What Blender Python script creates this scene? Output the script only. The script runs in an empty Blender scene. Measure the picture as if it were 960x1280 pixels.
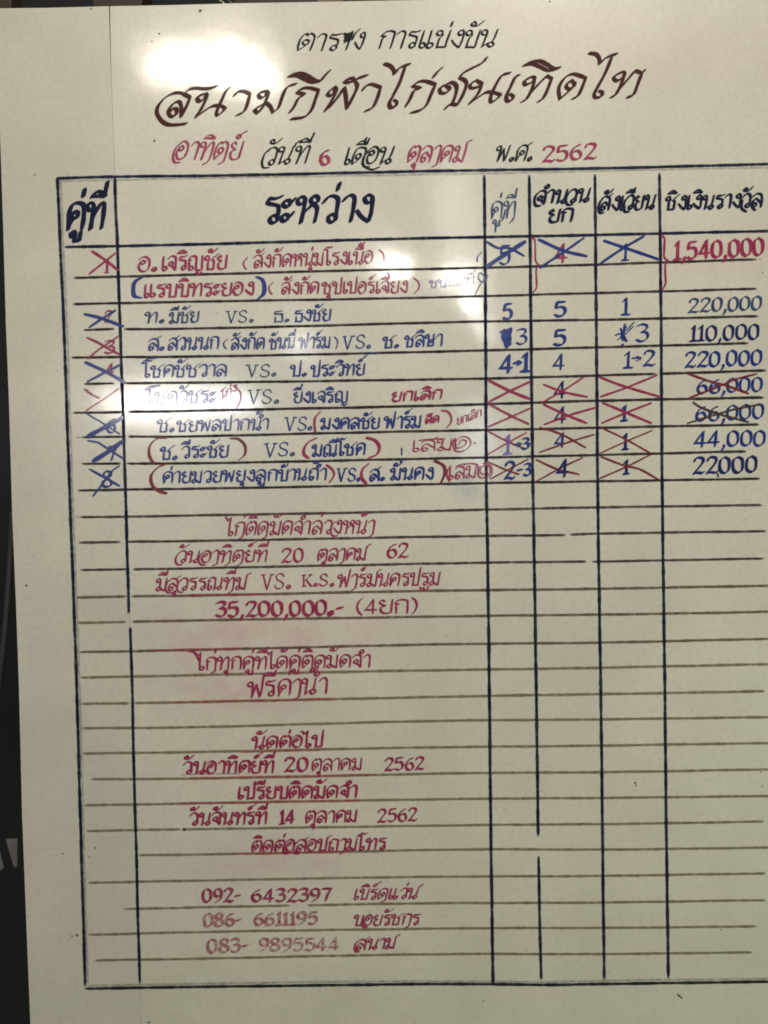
import bpy, math, random
import numpy as np
from mathutils import Matrix, Vector
random.seed(4); RNG = np.random.default_rng(7)
sc = bpy.context.scene
COL = sc.collection

# ------------------------------------------------------------------ camera
# board frame: X right, Y up, Z towards the viewer, metres, origin at the table's lower left corner
PR = (-0.03214216, 0.00979171, -0.01935232); PC = (0.40462222, 0.63382928, 0.99636956); FPX = 1000.0
def rotm(a, b, c):
    ca, sa, cb, sb, cc, s_ = math.cos(a), math.sin(a), math.cos(b), math.sin(b), math.cos(c), math.sin(c)
    Rx = np.array([[1,0,0],[0,ca,-sa],[0,sa,ca]]); Ry = np.array([[cb,0,sb],[0,1,0],[-sb,0,cb]]); Rz = np.array([[cc,-s_,0],[s_,cc,0],[0,0,1]])
    return Rz @ Ry @ Rx
RB = rotm(*PR)
OX, OZ = -0.40, 0.62                     # where the board hangs in the room
def world(X, Y, Z=0.0): return (X + OX, -Z, Y + OZ)
B2W = np.array([[1,0,0],[0,0,-1],[0,1,0]], float)
cam_d = bpy.data.cameras.new('camera'); cam = bpy.data.objects.new('camera', cam_d); COL.objects.link(cam)
cam_d.sensor_fit = 'HORIZONTAL'; cam_d.sensor_width = 24; cam_d.lens = 24*FPX/960
cam_d.clip_start = 0.01; cam_d.clip_end = 100
m4 = np.eye(4); m4[:3,:3] = B2W @ RB; m4[:3,3] = world(*PC)
cam.matrix_world = Matrix(m4.tolist()); sc.camera = cam

# ------------------------------------------------------------------ light
w = bpy.data.worlds.new('World'); sc.world = w; w.use_nodes = True
w.node_tree.nodes['Background'].inputs[0].default_value = (0.90, 0.93, 0.72, 1); w.node_tree.nodes['Background'].inputs[1].default_value = 0.10
def area(name, loc, target, sx, sy, power, col, shape='RECTANGLE', roll=0.0):
    l = bpy.data.lights.new(name, 'AREA'); l.shape = shape; l.size = sx; l.size_y = sy; l.energy = power; l.color = col
    o = bpy.data.objects.new(name, l); COL.objects.link(o); o.location = world(*loc)
    d = Vector(world(*target)) - Vector(world(*loc))
    o.rotation_euler = (d.to_track_quat('-Z', 'Y').to_matrix().to_4x4() @ Matrix.Rotation(roll, 4, 'Z')).to_euler()
    return o
WARM = (1.0, 0.93, 0.80)
# the main lamp hangs high in front of the board
area('ceiling_lamp', (1.05, 2.75, 1.75), (0.55, 0.75, 0), 0.9, 0.5, 41, (1.0, 0.915, 0.84))
area('green_fill', (3.1, -0.7, 2.5), (0.45, 0.3, 0), 0.8, 0.8, 38, (0.91, 1.0, 0.70))  # added fill from low on the right, green to turn the lower board olive
# small lamps and windows behind the photographer that glint in the gloss
area('strip_lamp', (-0.32, 2.15, 1.9), (0.1, 1.1, 0), 0.27, 0.085, 3.6, WARM, 'ELLIPSE', 0.12)
area('strip_lamp', (-0.10, 2.13, 1.9), (0.2, 1.1, 0), 0.26, 0.125, 4.6, WARM, 'ELLIPSE', -0.10)
area('lamp_glint', (-0.475, 0.95, 1.9), (0.1, 0.7, 0), 0.32, 0.085, 4.4, (1, .95, .92), 'ELLIPSE', 0.0)
area('lamp_glint', (-0.22, 0.945, 1.9), (0.15, 0.7, 0), 0.30, 0.095, 2.2, (.94, .93, 1), 'ELLIPSE', 0.0)
area('lamp_glint', (0.655, 1.38, 1.9), (0.5, 0.9, 0), 0.15, 0.085, 1.2, (1, .95, .88), 'ELLIPSE', 0.0)
area('lamp_glint', (0.42, 1.425, 1.9), (0.45, 0.9, 0), 0.10, 0.045, 1.3, (1, .95, .88), 'RECTANGLE', 0.0)
area('lamp_glint', (0.70, 1.295, 1.9), (0.5, 0.9, 0), 0.035, 0.045, 0.45, (1, .95, .88), 'ELLIPSE', 0.0)
area('lamp_glint', (0.735, 1.22, 1.9), (0.5, 0.9, 0), 0.012, 0.12, 0.36, (1, .95, .88), 'RECTANGLE', 0.35)
area('lamp_glint', (0.084, 1.15, 1.9), (0.5, 0.9, 0), 0.05, 0.07, 0.50, (1, .97, .95), 'ELLIPSE', 0.2)
area('window_glow', (0.72, 0.80, 1.9), (0.5, 0.7, 0), 0.11, 0.26, 0.62, (.90, .94, 1), 'RECTANGLE', 0.1)
area('window_glow', (0.66, 1.62, 1.9), (0.5, 0.9, 0), 0.16, 0.36, 0.55, (1, .95, .88), 'ELLIPSE', 0.0)
sc.cycles.pixel_filter_type = 'BLACKMAN_HARRIS'; sc.cycles.filter_width = 1.7      # a phone lens is softer than a perfect one
sc.view_settings.view_transform = 'Standard'; sc.view_settings.look = 'None'; sc.view_settings.exposure = -0.10; sc.view_settings.gamma = 1

# ------------------------------------------------------------------ photo pixel -> board plane
def unproj(px, py, z=0.0):
    px = np.asarray(px, float); py = np.asarray(py, float)
    d = np.stack([(px-480)/FPX, -(py-640)/FPX, -np.ones_like(px)], -1) @ RB.T
    t = (z - PC[2]) / d[..., 2]
    return PC[0] + t*d[..., 0], PC[1] + t*d[..., 1]

# ------------------------------------------------------------------ materials
def newmat(name):
    m = bpy.data.materials.new(name); m.use_nodes = True
    return m, m.node_tree.nodes, m.node_tree.links, m.node_tree.nodes['Principled BSDF']
def simple(name, col, rough=0.6, metal=0.0, var=0.25, scale=30):
    m, N, L, P = newmat(name)
    tc = N.new('ShaderNodeTexCoord'); nz = N.new('ShaderNodeTexNoise'); nz.inputs['Scale'].default_value = scale; nz.inputs['Detail'].default_value = 5
    L.new(tc.outputs['Object'], nz.inputs['Vector'])
    mx = N.new('ShaderNodeMix'); mx.data_type = 'RGBA'
    mx.inputs[6].default_value = (*[c*(1-var) for c in col], 1); mx.inputs[7].default_value = (*[min(1, c*(1+var)) for c in col], 1)
    L.new(nz.outputs['Fac'], mx.inputs[0]); L.new(mx.outputs[2], P.inputs['Base Color'])
    P.inputs['Roughness'].default_value = rough; P.inputs['Metallic'].default_value = metal
    return m
def math_(N, L, op, a, b=None, c=None):
    n = N.new('ShaderNodeMath'); n.operation = op
    for i, v in enumerate((a, b, c)):
        if v is None: continue
        if isinstance(v, (int, float)): n.inputs[i].default_value = v
        else: L.new(v, n.inputs[i])
    return n.outputs[0]

def board_material(name, base, stains_and_tint, coat=1.0):
    m, N, L, P = newmat(name)
    tc = N.new('ShaderNodeTexCoord'); pos = tc.outputs['Object']
    def noise(scale, detail=4, rough=.55, stretch=None):
        n = N.new('ShaderNodeTexNoise'); n.inputs['Scale'].default_value = scale; n.inputs['Detail'].default_value = detail; n.inputs['Roughness'].default_value = rough
        if stretch:
            mp = N.new('ShaderNodeMapping'); mp.inputs['Scale'].default_value = stretch; L.new(pos, mp.inputs['Vector']); L.new(mp.outputs[0], n.inputs['Vector'])
        else: L.new(pos, n.inputs['Vector'])
        return n.outputs['Fac']
    def mix(fac, a, b):
        mx = N.new('ShaderNodeMix'); mx.data_type = 'RGBA'
        if isinstance(fac, float): mx.inputs[0].default_value = fac
        else: L.new(fac, mx.inputs[0])
        for i, v in ((6, a), (7, b)):
            if isinstance(v, tuple): mx.inputs[i].default_value = (*v, 1)
            else: L.new(v, mx.inputs[i])
        return mx.outputs[2]
    def ramp(v, a, b):
        r = N.new('ShaderNodeMapRange'); r.inputs[1].default_value = a; r.inputs[2].default_value = b; L.new(v, r.inputs[0]); r.interpolation_type = 'SMOOTHSTEP'; return r.outputs[0]
    dk = tuple(c*.93 for c in base); lt = tuple(min(1, c*1.05) for c in base)
    c = mix(ramp(noise(7, 6), .3, .7), dk, lt)
    # fine mottled film left by years of wiping
    c = mix(math_(N, L, 'MULTIPLY', ramp(noise(160, 3, .7), .40, .75), .34), c, tuple(x*.70 for x in base))
    # wiped marker smears, a little cooler or pinker than the board
    c = mix(math_(N, L, 'MULTIPLY', ramp(noise(9, 4, .6, (1, 1, 2.6)), .52, .78), .22), c, (base[0]*.99, base[1]*.88, base[2]*.86))
    c = mix(math_(N, L, 'MULTIPLY', ramp(noise(6, 5, .6), .55, .8), .18), c, (base[0]*.83, base[1]*.93, base[2]*.90))
    patchy = noise(22, 5, .65, (1, 1, 1.8)); 
    sep = N.new('ShaderNodeSeparateXYZ'); L.new(pos, sep.inputs[0])
    for (px, py, rx, ry, col, amt) in stains_and_tint:
        X, Y = unproj(px, py)
        wx, _, wz = world(float(X), float(Y))
        dx = math_(N, L, 'DIVIDE', math_(N, L, 'SUBTRACT', sep.outputs[0], wx), rx/1000)
        dz = math_(N, L, 'DIVIDE', math_(N, L, 'SUBTRACT', sep.outputs[2], wz), ry/1000)
        d = math_(N, L, 'ADD', math_(N, L, 'MULTIPLY', dx, dx), math_(N, L, 'MULTIPLY', dz, dz))
        g = math_(N, L, 'EXPONENT', math_(N, L, 'MULTIPLY', d, -1.0))
        g = math_(N, L, 'MULTIPLY', g, math_(N, L, 'MULTIPLY', ramp(patchy, .25, .7), amt))
        c = mix(g, c, col)
    L.new(c, P.inputs['Base Color'])
    P.inputs['Roughness'].default_value = 0.36; P.inputs['Specular IOR Level'].default_value = .45
    P.inputs['Coat Weight'].default_value = coat; P.inputs['Coat IOR'].default_value = 1.5
    rr = N.new('ShaderNodeMapRange'); rr.inputs[1].default_value = .3; rr.inputs[2].default_value = .75; rr.inputs[3].default_value = .07; rr.inputs[4].default_value = .17
    L.new(noise(5, 5), rr.inputs[0]); L.new(rr.outputs[0], P.inputs['Coat Roughness'])
    b = N.new('ShaderNodeBump'); b.inputs['Strength'].default_value = 1.0; b.inputs['Distance'].default_value = .00035
    L.new(noise(14, 3, .5), b.inputs['Height'])
    b2 = N.new('ShaderNodeBump'); b2.inputs['Strength'].default_value = 1.0; b2.inputs['Distance'].default_value = .00001
    L.new(noise(900, 2, .5), b2.inputs['Height']); L.new(b.outputs[0], b2.inputs['Normal'])
    L.new(b2.outputs[0], P.inputs['Normal']); L.new(b2.outputs[0], P.inputs['Coat Normal'])
    return m
PINK = (.50, .25, .27)
STAINS_AND_TINT = [(320, 792, 135, 44, PINK, .48), (305, 865, 110, 36, PINK, .42), (360, 1075, 150, 30, PINK, .32), (300, 950, 90, 40, PINK, .22),
          (370, 985, 90, 22, PINK, .35), (700, 660, 150, 60, (.62, .47, .44), .22), (583, 606, 16, 14, (.20, .24, .34), .75), (590, 545, 45, 40, (.35, .40, .48), .22),
          (905, 312, 75, 24, (.62, .36, .38), .40), (860, 75, 130, 40, (.60, .46, .42), .25), (270, 195, 60, 20, PINK, .22),
          (640, 450, 30, 26, (.40, .43, .52), .25), (545, 200, 50, 16, PINK, .15), (190, 1250, 300, 60, (.42, .40, .26), .35)]  # last entry only tints the bottom left darker and more olive
BASE = (.585, .560, .485)
M = {'board': board_material('melamine_board', BASE, STAINS_AND_TINT), 'strip': board_material('melamine_strip', (.545, .52, .445), [], .85)}
M['edge'] = simple('board_core', (.16, .12, .08), .8)

def ink_material(name, col, col2, rough, coat, strength=.96, streak=.25):
    m, N, L, P = newmat(name)
    tc = N.new('ShaderNodeTexCoord')
    at = N.new('ShaderNodeAttribute'); at.attribute_name = 'ink'
    n1 = N.new('ShaderNodeTexNoise'); n1.inputs['Scale'].default_value = 140; n1.inputs['Detail'].default_value = 3; L.new(tc.outputs['Object'], n1.inputs['Vector'])
    n2 = N.new('ShaderNodeTexNoise'); n2.inputs['Scale'].default_value = 620; n2.inputs['Detail'].default_value = 2; L.new(tc.outputs['Object'], n2.inputs['Vector'])
    mr = N.new('ShaderNodeMapRange'); mr.inputs[1].default_value = .35; mr.inputs[2].default_value = .68; L.new(n1.outputs['Fac'], mr.inputs[0])
    mx = N.new('ShaderNodeMix'); mx.data_type = 'RGBA'; mx.inputs[6].default_value = (*col, 1); mx.inputs[7].default_value = (*col2, 1); L.new(mr.outputs[0], mx.inputs[0])
    L.new(mx.outputs[2], P.inputs['Base Color'])
    P.inputs['Roughness'].default_value = rough; P.inputs['Specular IOR Level'].default_value = .3 if coat > .45 else .10
    P.inputs['Coat Weight'].default_value = coat; P.inputs['Coat Roughness'].default_value = .10
    s = math_(N, L, 'SUBTRACT', strength, math_(N, L, 'MULTIPLY', math_(N, L, 'MULTIPLY', mr.outputs[0], n2.outputs['Fac']), streak))
    a = math_(N, L, 'MULTIPLY', at.outputs['Fac'], s)
    L.new(a, P.inputs['Alpha'])
    return m
M['navy']   = ink_material('navy_ink',   (.006,.008,.030), (.010,.013,.050), .6, .0, 1.0, .10)
M['black']  = ink_material('black_ink',  (.010,.012,.016), (.018,.022,.028), .6, .0, 1.0, .12)
M['rule_black'] = ink_material('rule_black_ink', (.018,.014,.018), (.032,.024,.028), .6, .0, .97, .2)
M['brown']  = ink_material('brown_ink',  (.040,.011,.009), (.065,.018,.013), .5, .1, .98, .15)
M['red']    = ink_material('crimson_ink',(.235,.010,.052), (.35,.026,.105), .4, .5)
M['darkred']= ink_material('dark_red_ink',(.13,.008,.020), (.20,.018,.034), .4, .5)
M['palered']= ink_material('faded_red_ink',(.30,.035,.070), (.42,.10,.14), .4, .5, .95, .35)
M['blue']   = ink_material('blue_ink',   (.006,.018,.150), (.012,.038,.23), .35, .6, 1.0, .18)
M['indigo'] = ink_material('indigo_ink', (.010,.014,.085), (.016,.024,.14), .4, .4, 1.0, .15)
M['teal']   = ink_material('dark_teal_ink',(.010,.034,.11), (.022,.065,.18), .45, .3, .9, .35)
M['purple'] = ink_material('violet_ink', (.10,.06,.38), (.16,.10,.50), .35, .8, .75, .5)
M['rule_dark']  = ink_material('rule_dark_ink',  (.046,.026,.030), (.075,.045,.045), .55, .0, .93, .35)
M['rule_brown'] = ink_material('rule_brown_ink', (.110,.070,.052), (.16,.11,.08), .55, .0, .9, .4)
M['rule_olive'] = ink_material('rule_olive_ink', (.165,.130,.075), (.24,.195,.125), .55, .0, .88, .45)
M['ghost']  = ink_material('wiped_ink', (.20,.18,.19), (.30,.28,.28), .5, .0, .55, .7)
M['smudge_red'] = ink_material('smeared_red_ink', (.38,.05,.07), (.45,.10,.11), .5, .0, .60, .6)
M['speck']  = ink_material('speck_dirt', (.03,.03,.025), (.06,.05,.04), .8, .0, .85, .3)
COLNAME = {'navy':'navy blue','black':'black','brown':'brown','red':'crimson','darkred':'dark red','palered':'faded red','blue':'blue','indigo':'dark blue','teal':'dark teal','purple':'faint violet'}

# ------------------------------------------------------------------ whiteboard
def mesh_obj(name, verts, faces, mats, parent=None, smooth=False, label=None):
    me = bpy.data.meshes.new(name); me.from_pydata([tuple(map(float, v)) for v in verts], [], faces)
    for mt in (mats if isinstance(mats, (list, tuple)) else [mats]): me.materials.append(mt)
    o = bpy.data.objects.new(name, me); COL.objects.link(o)
    if parent: o.parent = parent
    if smooth: me.shade_smooth()
    if label: o['label'] = label
    return o
board = bpy.data.objects.new('whiteboard', None); COL.objects.link(board); board.location = (0, 0, 0)
board['label'] = 'large cream glossy whiteboard covered with a hand-ruled table of Thai handwriting'
board['category'] = 'whiteboard'

def slab(name, poly, thick, mat, parent, label=None):
    """poly: board-frame outline, clockwise or not; front face at Z=0 with a tiny rounded arris"""
    n = len(poly); cx = sum(p[0] for p in poly)/n; cy = sum(p[1] for p in poly)/n
    V = []; e = .00022
    def ring(z, inset):
        for i, (x, y) in enumerate(poly):
            dx, dy = cx-x, cy-y; l = math.hypot(dx, dy) or 1
            V.append(world(x + (inset*1.4 if dx > 0 else -inset*1.4), y + (inset*1.4 if dy > 0 else -inset*1.4), z))
    ring(0, e); ring(-e*.4, e*.3); ring(-e*1.4, 0); ring(-thick, 0)
    F = [list(range(n))]; 
    for k in range(3):
        for i in range(n):
            j = (i+1) % n; F.append([k*n+i, k*n+j, (k+1)*n+j, (k+1)*n+i])
    F.append(list(range(3*n, 4*n))[::-1])
    me = bpy.data.meshes.new(name); me.from_pydata(V, [], F); me.materials.append(mat); me.materials.append(M['edge'])
    for f in me.polygons:
        f.material_index = 0 if f.index <= 2*n else 1
    import bmesh
    bm = bmesh.new(); bm.from_mesh(me); bmesh.ops.recalc_face_normals(bm, faces=bm.faces); bm.to_mesh(me); bm.free()
    o = bpy.data.objects.new(name, me); COL.objects.link(o); o.parent = parent
    if label: o['label'] = label
    return o
def pl(pts): return [tuple(float(v) for v in unproj(*p)) for p in pts]
left_edge = [(-5.5,-12),(-2.5,100),(1,200),(4,290),(7,400),(11,500),(15,640),(20,760),(23.6,860),(27.5,1020),(31.8,1130),(38,1285),(43,1400)]
seam = [(136.6,7.5),(139,100),(143.2,217),(147,308),(151,440),(158,650),(162.3,780),(166,880),(171,1090),(174.6,1235),(176,1290),(180,1400)]
# left strip, top edge running from (0,10) to the seam
strip = [(-8,10.4),(0,10.2),(60,9.6),(136,7.6)] + [(x-.1,y) for x,y in seam[1:]] + left_edge[::-1][:-1]
panel = [(137.2,7.6),(220,6),(300,3.8),(420,1.8),(540,-.6),(760,-3.5),(1500,-14),(1560,1400)] + [(x+.1,y) for x,y in seam[::-1][:-1]]
slab('narrow_panel', pl(strip), .009, M['strip'], board, 'narrow dull cream strip left of the vertical seam')
slab('wide_panel', pl(panel), .009, M['board'], board, 'wide glossy cream panel right of the vertical seam')
# ply backing closes the hairline seam
bx = pl([(30,30),(1500,10),(1500,1380),(60,1380)])
V = [world(x,y,z) for z in (-.0092,-.020) for x,y in bx]
mesh_obj('backing_board', V, [(0,1,2,3),(7,6,5,4),(0,4,5,1),(1,5,6,2),(2,6,7,3),(3,7,4,0)], M['edge'], board)

# ------------------------------------------------------------------ curves
def catmull(P, step):
    P = [np.array(p, float) for p in P]
    if len(P) == 2: P = [P[0], (P[0]+P[1])/2, P[1]]
    Q = [2*P[0]-P[1]] + P + [2*P[-1]-P[-2]]
    out = []
    for i in range(1, len(Q)-2):
        p0, p1, p2, p3 = Q[i-1:i+3]
        n = max(2, int(np.linalg.norm(p2-p1)/step)+1)
        t = np.linspace(0, 1, n, endpoint=False)[:, None]
        out.append(.5*((2*p1) + (-p0+p2)*t + (2*p0-5*p1+4*p2-p3)*t*t + (-p0+3*p1-3*p2+p3)*t**3))
    out.append(P[-1][None])
    return np.concatenate(out)

LAYER = [0]
def next_z(base=.00008, k=12):
    LAYER[0] += 1
    return base + (LAYER[0] % k)*.000006

def ink_grid(name, strokes, mat, nib, ang=35, label=None, dry=0.0, thin=None, z=None, soft=.55, res=.42, parent=None):
    """strokes: polylines in photo pixels. Sweeps a chisel nib and meshes the inked area."""
    thin = thin if thin is not None else max(.45, nib*.17)
    allp = np.concatenate(strokes)
    pad = nib/2 + thin + 1.6
    x0, y0 = allp.min(0)-pad; x1, y1 = allp.max(0)+pad
    nx, ny = int((x1-x0)/res)+2, int((y1-y0)/res)+2
    D = np.full((ny, nx), 1e3, np.float32)
    W = np.ones((ny, nx), np.float32)
    a = math.radians(ang); u = np.array([math.cos(a), -math.sin(a)])   # image y runs down
    nib = nib*1.12; hw = (nib/2 - thin); hw = max(hw, 0.0)
    rad = int(math.ceil((nib/2 + thin + 1.2)/res))
    for st in strokes:
        n = len(st)
        ph = random.random()*9
        for i, (px, py) in enumerate(st):
            e = min(i, n-1-i)/max(1, n-1)
            press = .80 + .20*min(1, e*9) + .07*math.sin(i*.09+ph)
            ix, iy = int((px-x0)/res), int((py-y0)/res)
            xa, xb, ya, yb = max(0, ix-rad), min(nx, ix+rad+2), max(0, iy-rad), min(ny, iy+rad+2)
            gx = x0 + np.arange(xa, xb)*res - px; gy = (y0 + np.arange(ya, yb)*res - py)[:, None]
            t = np.clip(gx*u[0] + gy*u[1], -hw*press, hw*press)
            d = np.sqrt((gx - t*u[0])**2 + (gy - t*u[1])**2) - thin*press
            np.minimum(D[ya:yb, xa:xb], d, out=D[ya:yb, xa:xb])
    ink = np.clip(.5 - D/soft*.5, 0, 1); ink = ink*ink*(3-2*ink)
    if dry > 0:
        # starved marker: streaks run along the writing direction
        f = RNG.random((ny//3+3, nx//7+3)); 
        yy = np.linspace(0, f.shape[0]-1.001, ny); xx = np.linspace(0, f.shape[1]-1.001, nx)
        yi, xi = yy.astype(int), xx.astype(int); fy, fx = (yy-yi)[:, None], (xx-xi)[None]
        g = (f[yi][:, xi]*(1-fy)*(1-fx) + f[yi+1][:, xi]*fy*(1-fx) + f[yi][:, xi+1]*(1-fy)*fx + f[yi+1][:, xi+1]*fy*fx)
        ink = ink*np.clip(1 - dry*1.35*g, .05, 1)
    keep = ink > .06
    cell = keep[:-1, :-1] | keep[1:, :-1] | keep[:-1, 1:] | keep[1:, 1:]
    cy, cx = np.nonzero(cell)
    idx = np.full((ny, nx), -1, np.int64)
    used = np.zeros((ny, nx), bool)
    for oy, ox in ((0,0),(1,0),(0,1),(1,1)): used[cy+oy, cx+ox] = True
    vy, vx = np.nonzero(used); idx[vy, vx] = np.arange(len(vy))
    if z is None: z = next_z()
    X, Y = unproj(x0+vx*res, y0+vy*res, z)
    co = np.stack([X+OX, np.full_like(X, -z), Y+OZ], 1).astype(np.float32)
    quads = np.stack([idx[cy, cx], idx[cy+1, cx], idx[cy+1, cx+1], idx[cy, cx+1]], 1).astype(np.int32)
    me = bpy.data.meshes.new(name)
    me.vertices.add(len(co)); me.vertices.foreach_set('co', co.ravel())
    me.loops.add(quads.size); me.loops.foreach_set('vertex_index', quads.ravel())
    me.polygons.add(len(quads)); me.polygons.foreach_set('loop_start', np.arange(0, quads.size, 4, dtype=np.int32))
    me.update(calc_edges=True)
    at = me.attributes.new('ink', 'FLOAT', 'POINT'); at.data.foreach_set('value', ink[vy, vx].astype(np.float32))
    me.materials.append(M[mat])
    o = bpy.data.objects.new(name, me); COL.objects.link(o); o.parent = parent or board
    if label: o['label'] = label
    return o

def ribbon(name, pts, width, mat, z, label=None, wob=.35, end=(1, 1), strength=1.0, soft=.55):
    """one ruled marker line through photo pixels"""
    P = catmull(pts, 3.0); n = len(P)
    T = np.gradient(P, axis=0); T /= np.linalg.norm(T, axis=1)[:, None]; Nn = np.stack([-T[:, 1], T[:, 0]], 1)
    s = np.arange(n)
    ph = RNG.random(6)*6.28
    wv = 1 + .09*np.sin(s*.31+ph[0]) + .07*np.sin(s*.83+ph[1]) + .05*RNG.standard_normal(n)
    off = wob*(.5*np.sin(s*.045+ph[2]) + .3*np.sin(s*.17+ph[3]) + .12*RNG.standard_normal(n))
    dens = np.clip(.93 + .07*np.sin(s*.12+ph[4]) + .05*RNG.standard_normal(n), .6, 1)*strength
    for k in range(2):
        q = (.45, .85)[k]; 
        if end[0]: dens[k] *= q; wv[k] *= .6+.3*k
        if end[1]: dens[-1-k] *= q; wv[-1-k] *= .6+.3*k
    V = []; A = []; F = []
    h = width/2
    for i in range(n):
        for (o_, a_) in ((-1, 0), (-.0, 1), (.0, 1), (1, 0)):
            sgn = -1 if len(V) % 4 < 2 else 1
            d = sgn*(h*wv[i] + (soft if a_ == 0 else -soft))
            x, y = P[i] + Nn[i]*(d + off[i])
            X, Y = unproj(x, y, z); V.append(world(float(X), float(Y), z)); A.append(a_*dens[i])
        if i:
            for k in range(3):
                a = (i-1)*4+k; F.append((a, a+1, a+5, a+4))
    me = bpy.data.meshes.new(name); me.from_pydata(V, [], F); me.materials.append(M[mat])
    at = me.attributes.new('ink', 'FLOAT', 'POINT'); at.data.foreach_set('value', np.array(A, np.float32))
    o = bpy.data.objects.new(name, me); COL.objects.link(o); o.parent = board
    if label: o['label'] = label
    return o

# ------------------------------------------------------------------ ruled table
Z_GH, Z_ROW, Z_COL = .00002, .00003, .000045
rows = [ # (points..., kind)
 ([(92,347.5),(150,346),(260,342.7),(420,338.6),(560,335.8),(760,330.2),(946,324.4)], 'rule_black', 2.6),
 ([(91,380),(150,379),(260,377),(560,371.3),(760,366),(946,360.8)], 'rule_black', 2.5),
 ([(104,412.6),(143,411.4)], 'rule_black', 2.5), ([(155,411.8),(260,410.4),(560,403),(760,399.4),(948,395.4)], 'rule_black', 2.6),
 ([(89,447),(150,446.6),(260,445.4),(560,439.4),(760,433.7),(936,429.2)], 'rule_black', 2.6),
 ([(105,479.8),(143,479.2)], 'rule_black', 2.5), ([(155,479.2),(260,478),(560,474.2),(700,470.6),(820,467.2)], 'rule_black', 2.6), ([(824,467.3),(890,465.4),(958,463.3)], 'rule_black', 2.8),
 ([(91,516),(154,515)], 'rule_black', 2.6), ([(160,514.8),(260,513.3),(560,506.5),(760,500.8),(955,496.7)], 'rule_black', 2.8),
 ([(103,546.5),(155,545.8)], 'rule_black', 2.4), ([(160,545.8),(260,545),(560,538.3),(760,534.6),(949,530.6)], 'rule_black', 2.6),
 ([(102,579.6),(151,579.3)], 'rule_black', 2.4), ([(158,579.6),(260,578.8),(560,573),(760,568.3),(933,564.4)], 'rule_black', 2.6),
 ([(97,613.3),(150,612.3),(260,610.6),(560,605),(760,601.3),(950,598.5)], 'rule_black', 2.6),
 ([(101,646.3),(150,646.1),(260,644.2),(560,638.3),(760,634),(953,631.3)], 'rule_dark', 2.6),
 ([(98,678.4),(151,677.6)], 'rule_dark', 2.6), ([(157,677.4),(260,675.8),(560,670.8),(707,668.6)], 'rule_dark', 2.6), ([(712,668.2),(760,667),(958,664)], 'rule_dark', 2.6),
 ([(100,712.5),(162,711.4)], 'rule_dark', 2.4), ([(166,711.7),(260,710.2),(560,704),(733,702.2)], 'rule_dark', 2.5), ([(740,702),(850,700),(955,698.3)], 'rule_dark', 2.5),
 ([(95,747),(159,745.6)], 'rule_brown', 2.4), ([(164,745.4),(260,744),(560,738.3),(760,735.8),(963,732.3)], 'rule_brown', 2.4),
 ([(97,778.4),(158,777.4)], 'rule_olive', 2.3), ([(165,777.2),(260,775.4),(560,770.4),(760,768.3),(963,764.5)], 'rule_brown', 2.3),
 ([(99,815.4),(160,814.2),(260,811.9),(560,805.4),(760,803),(963,798.7)], 'rule_brown', 2.3),
 ([(100,847),(260,843.5),(560,837.5),(760,834.6),(963,830.2)], 'rule_olive', 2.4),
 ([(100,879.8),(162,878.9)], 'rule_olive', 2.4), ([(168,878.8),(260,877.5),(560,870.8),(760,867.7),(956,863.8)], 'rule_olive', 2.4),
 ([(102,910.4),(260,908.5),(560,900.9),(760,899.2),(963,896.5)], 'rule_olive', 2.3),
 ([(103,942),(260,939.6),(560,934),(760,931.9),(963,929)], 'rule_olive', 2.3),
 ([(114,974.3),(260,973),(560,967),(760,965),(963,961.9)], 'rule_olive', 2.3),
 ([(105,1006.5),(260,1004),(560,998.8),(760,997.5),(963,994.8)], 'rule_olive', 2.3),
 ([(108,1038.8),(227,1036.8)], 'rule_olive', 2.2), ([(230,1036.8),(260,1036.5),(560,1031.7),(760,1030.2),(955,1026.7)], 'rule_olive', 2.2),
 ([(173,1069.2),(260,1068),(560,1062.3),(760,1061.8),(963,1059.6)], 'rule_olive', 2.2),
 ([(110,1103.6),(260,1100.4),(560,1095.8),(760,1094.8),(957,1091.9)], 'rule_olive', 2.2),
 ([(155,1136.2),(260,1134),(363,1132.2)], 'rule_olive', 2.2), ([(384,1131.6),(560,1129),(760,1128),(957,1125.4)], 'rule_olive', 2.2),
 ([(110,1168.4),(260,1165),(560,1160.5),(760,1160),(946,1157.7)], 'rule_olive', 2.2),
 ([(118,1200.4),(260,1198),(560,1192.6),(760,1192.6),(941,1190.6)], 'rule_olive', 2.2)]
for i, (pts, mt, wd) in enumerate(rows):
    ribbon('ruled_line', pts, wd*(1.36 if 'olive' in mt or mt == 'rule_brown' else 1.18), mt, Z_ROW + (i % 2)*.000004)
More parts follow.
